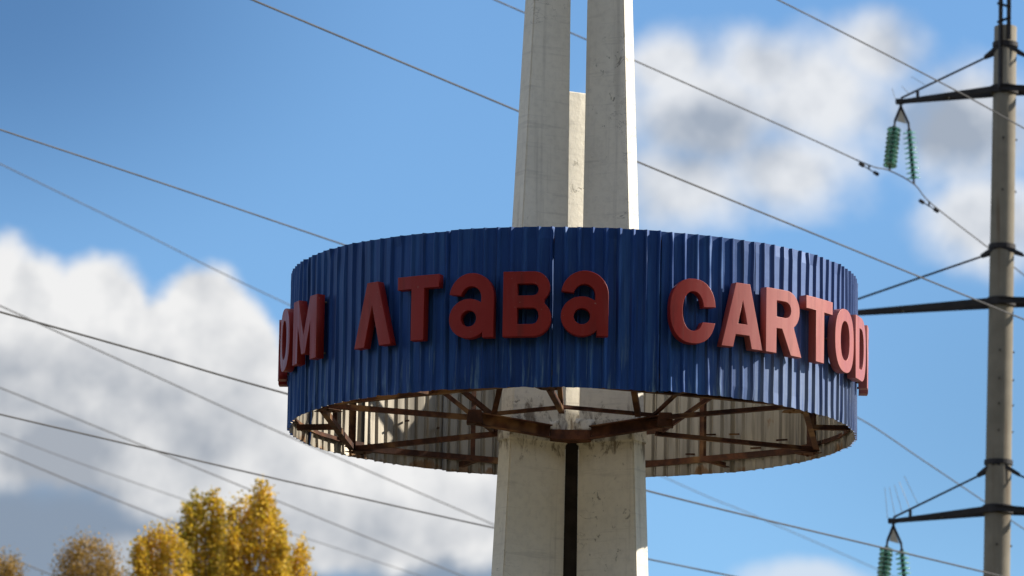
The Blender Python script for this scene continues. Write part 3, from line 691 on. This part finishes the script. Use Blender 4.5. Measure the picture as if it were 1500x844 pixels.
# ------------------------------------------------------------------ autumn trees
def leaf_mesh(pos, size, up_bias):
    n = len(pos)
    d = rng.normal(size=(n, 3)); d[:, 2] += up_bias; d /= np.linalg.norm(d, axis=1)[:, None]
    q = rng.normal(size=(n, 3)); s = np.cross(d, q); s /= np.linalg.norm(s, axis=1)[:, None]; nn = np.cross(d, s)
    sz = size*rng.uniform(0.6, 1.3, n)[:, None]
    v0 = pos - d*sz*0.5; v1 = pos + s*sz*0.42 + nn*sz*0.12; v2 = pos + d*sz*0.5; v3 = pos - s*sz*0.42 + nn*sz*0.12
    V = np.stack([v0, v1, v2, v3], 1).reshape(-1, 3); F = np.arange(n*4).reshape(-1, 4)
    me = bpy.data.meshes.new('crown'); me.vertices.add(n*4); me.loops.add(n*4); me.polygons.add(n)
    me.vertices.foreach_set('co', V.astype(np.float32).ravel()); me.loops.foreach_set('vertex_index', F.astype(np.int32).ravel())
    me.polygons.foreach_set('loop_start', np.arange(0, n*4, 4, dtype=np.int32)); me.polygons.foreach_set('loop_total', np.full(n, 4, dtype=np.int32))
    me.update(); me.validate(); return me
def tree(name, label, Y, spires, leafmat, lsize, dens, shape, up_bias):
    tops = [at(px, py, Y + oy) for px, py, hw, oy in spires]
    main = max(range(len(tops)), key=lambda i: tops[i].z); mt = tops[main]
    t = thing(name, label, 'tree', 'autumn trees'); t.location = (mt.x, mt.y, 0)
    org = Vector((mt.x, mt.y, 0)); ppm = FPX/((mt-CAM).length)
    P = []; bm = bmesh.new(); limbs = []
    Htree = mt.z
    tube(bm, [Vector((0, 0, 0)), Vector((0.05, 0, Htree*0.3)), Vector((0, 0.05, Htree*0.6)), Vector((0, 0, Htree-0.5))], [0.34, 0.26, 0.15, 0.02], 10)
    for (px, py, hw, oy), tp in zip(spires, tops):
        w = hw/ppm; loc = tp-org
        if tp is not mt: tube(bm, [Vector((0, 0, Htree*0.55)), Vector((loc.x*0.8, loc.y*0.8, Htree*0.85)), Vector((loc.x, loc.y, loc.z-0.4))], [0.12, 0.08, 0.015], 7)
        depth = 13.0
        nvis = int(dens*w*2.2); zz = []
        # branchlets: each is a short upright plume of leaves
        nb_ = int(70*max(w, 0.4)*dens/3000*2.2) + 30
        for k in range(nb_):
            f = rng.uniform(0, 1); dep = 3.6*f
            rr = w*shape(dep)*math.sqrt(rng.uniform(0.12, 1)); an = rng.uniform(0, 2*math.pi)
            c = np.array([loc.x + rr*math.cos(an), loc.y + rr*math.sin(an), loc.z - dep - 0.05])
            m = int(rng.integers(14, 38)*(lsize/0.10)**-1.2); ln = rng.uniform(0.22, 0.5) if up_bias > 0.3 else rng.uniform(0.12, 0.3)
            tt = rng.uniform(-1, 1, m); wid = 0.115*(1-0.6*np.clip(tt, 0, 1)) if up_bias > 0.3 else 0.15+0*tt
            lean = np.array([math.cos(an)*0.25, math.sin(an)*0.25, 1.0])
            P.append(c + tt[:, None]*ln*lean*0.55 + rng.normal(size=(m, 3))*wid[:, None])
        for k in range(22):                       # ascending limbs and the crown below the picture
            dep = 2.0 + 11*k/22; an = rng.uniform(0, 2*math.pi); rr = w*shape(dep)*0.75
            e = Vector((loc.x + rr*math.cos(an), loc.y + rr*math.sin(an), loc.z-dep))
            tube(bm, [Vector((loc.x*0.6, loc.y*0.6, loc.z-dep-2.2)), (e + Vector((loc.x, loc.y, loc.z-dep-2.0)))/2, e + Vector((0, 0, 1.0))], [0.05, 0.03, 0.008], 5)
        m = 5000; dep = rng.uniform(3.4, depth, m); an = rng.uniform(0, 2*math.pi, m)
        rr = np.array([w*shape(x) for x in dep])*np.sqrt(rng.uniform(0.15, 1, m))
        P.append(np.stack([loc.x + rr*np.cos(an), loc.y + rr*np.sin(an), loc.z-dep], 1))
    fin(bm, 'trunk', t, M_BARK, True)
    pos = np.concatenate(P); me = leaf_mesh(pos, lsize, up_bias); link('crown', me, t, leafmat)
    return t
GOLD = mat_leaf('golden poplar leaves', [(0.0, (0.34, 0.27, 0.03)), (0.3, (0.62, 0.41, 0.03)), (0.65, (0.80, 0.49, 0.035)), (1.0, (0.90, 0.66, 0.14))])
OLIVE = mat_leaf('olive gold poplar leaves', [(0.0, (0.26, 0.24, 0.028)), (0.35, (0.48, 0.35, 0.03)), (0.7, (0.72, 0.45, 0.03)), (1.0, (0.82, 0.56, 0.08))])
BROWN = mat_leaf('brown autumn leaves', [(0.0, (0.18, 0.13, 0.03)), (0.4, (0.38, 0.23, 0.045)), (0.75, (0.52, 0.31, 0.055)), (1.0, (0.62, 0.39, 0.10))])
spire = lambda d: 0.05 + 0.98*min(1, (max(d, 0)/1.8))**0.8 + 0.01*max(0, d-2)
dome = lambda d: min(1.25, 0.15 + math.sqrt(max(0, 1-(1-min(d, 0.75)/0.75)**2))*0.9 + 0.03*d)
tree('poplar_tree', 'tallest golden poplar at the lower left', 84, [(384, 711, 32, 0), (367, 730, 22, 0.5), (347, 732, 19, 0.3), (341, 765, 13, -0.6), (404, 748, 24, 0.4), (413, 780, 16, -0.3)], GOLD, 0.085, 3200, spire, 0.7)
tree('poplar_tree', 'olive gold poplar left of the tallest one', 86, [(311, 719, 20, 0), (289, 722, 19, 0.3), (275, 742, 11, -0.4), (322, 740, 9, -0.2)], OLIVE, 0.085, 3200, spire, 0.7)
tree('poplar_tree', 'lower golden poplar with a split top left of the olive poplar', 82, [(249, 770, 24, 0), (236, 776, 17, 0.3), (219, 777, 9, 0.4), (205, 792, 13, -0.3), (268, 800, 14, 0.2)], GOLD, 0.08, 3000, spire, 0.7)
tree('poplar_tree', 'small golden poplar right of the tallest one', 85, [(441, 796, 24, 0), (428, 815, 12, 0.3)], GOLD, 0.08, 3000, spire, 0.7)
tree('round_tree', 'round brown autumn tree standing alone left of the poplars', 92, [(130, 793, 42, 0), (108, 806, 22, 0.3), (155, 808, 22, -0.3)], BROWN, 0.058, 5200, dome, 0.0)
tree('round_tree', 'brown tree cut off by the left edge', 92, [(2, 813, 28, 0), (18, 822, 14, 0.3)], BROWN, 0.058, 5200, dome, 0.0)
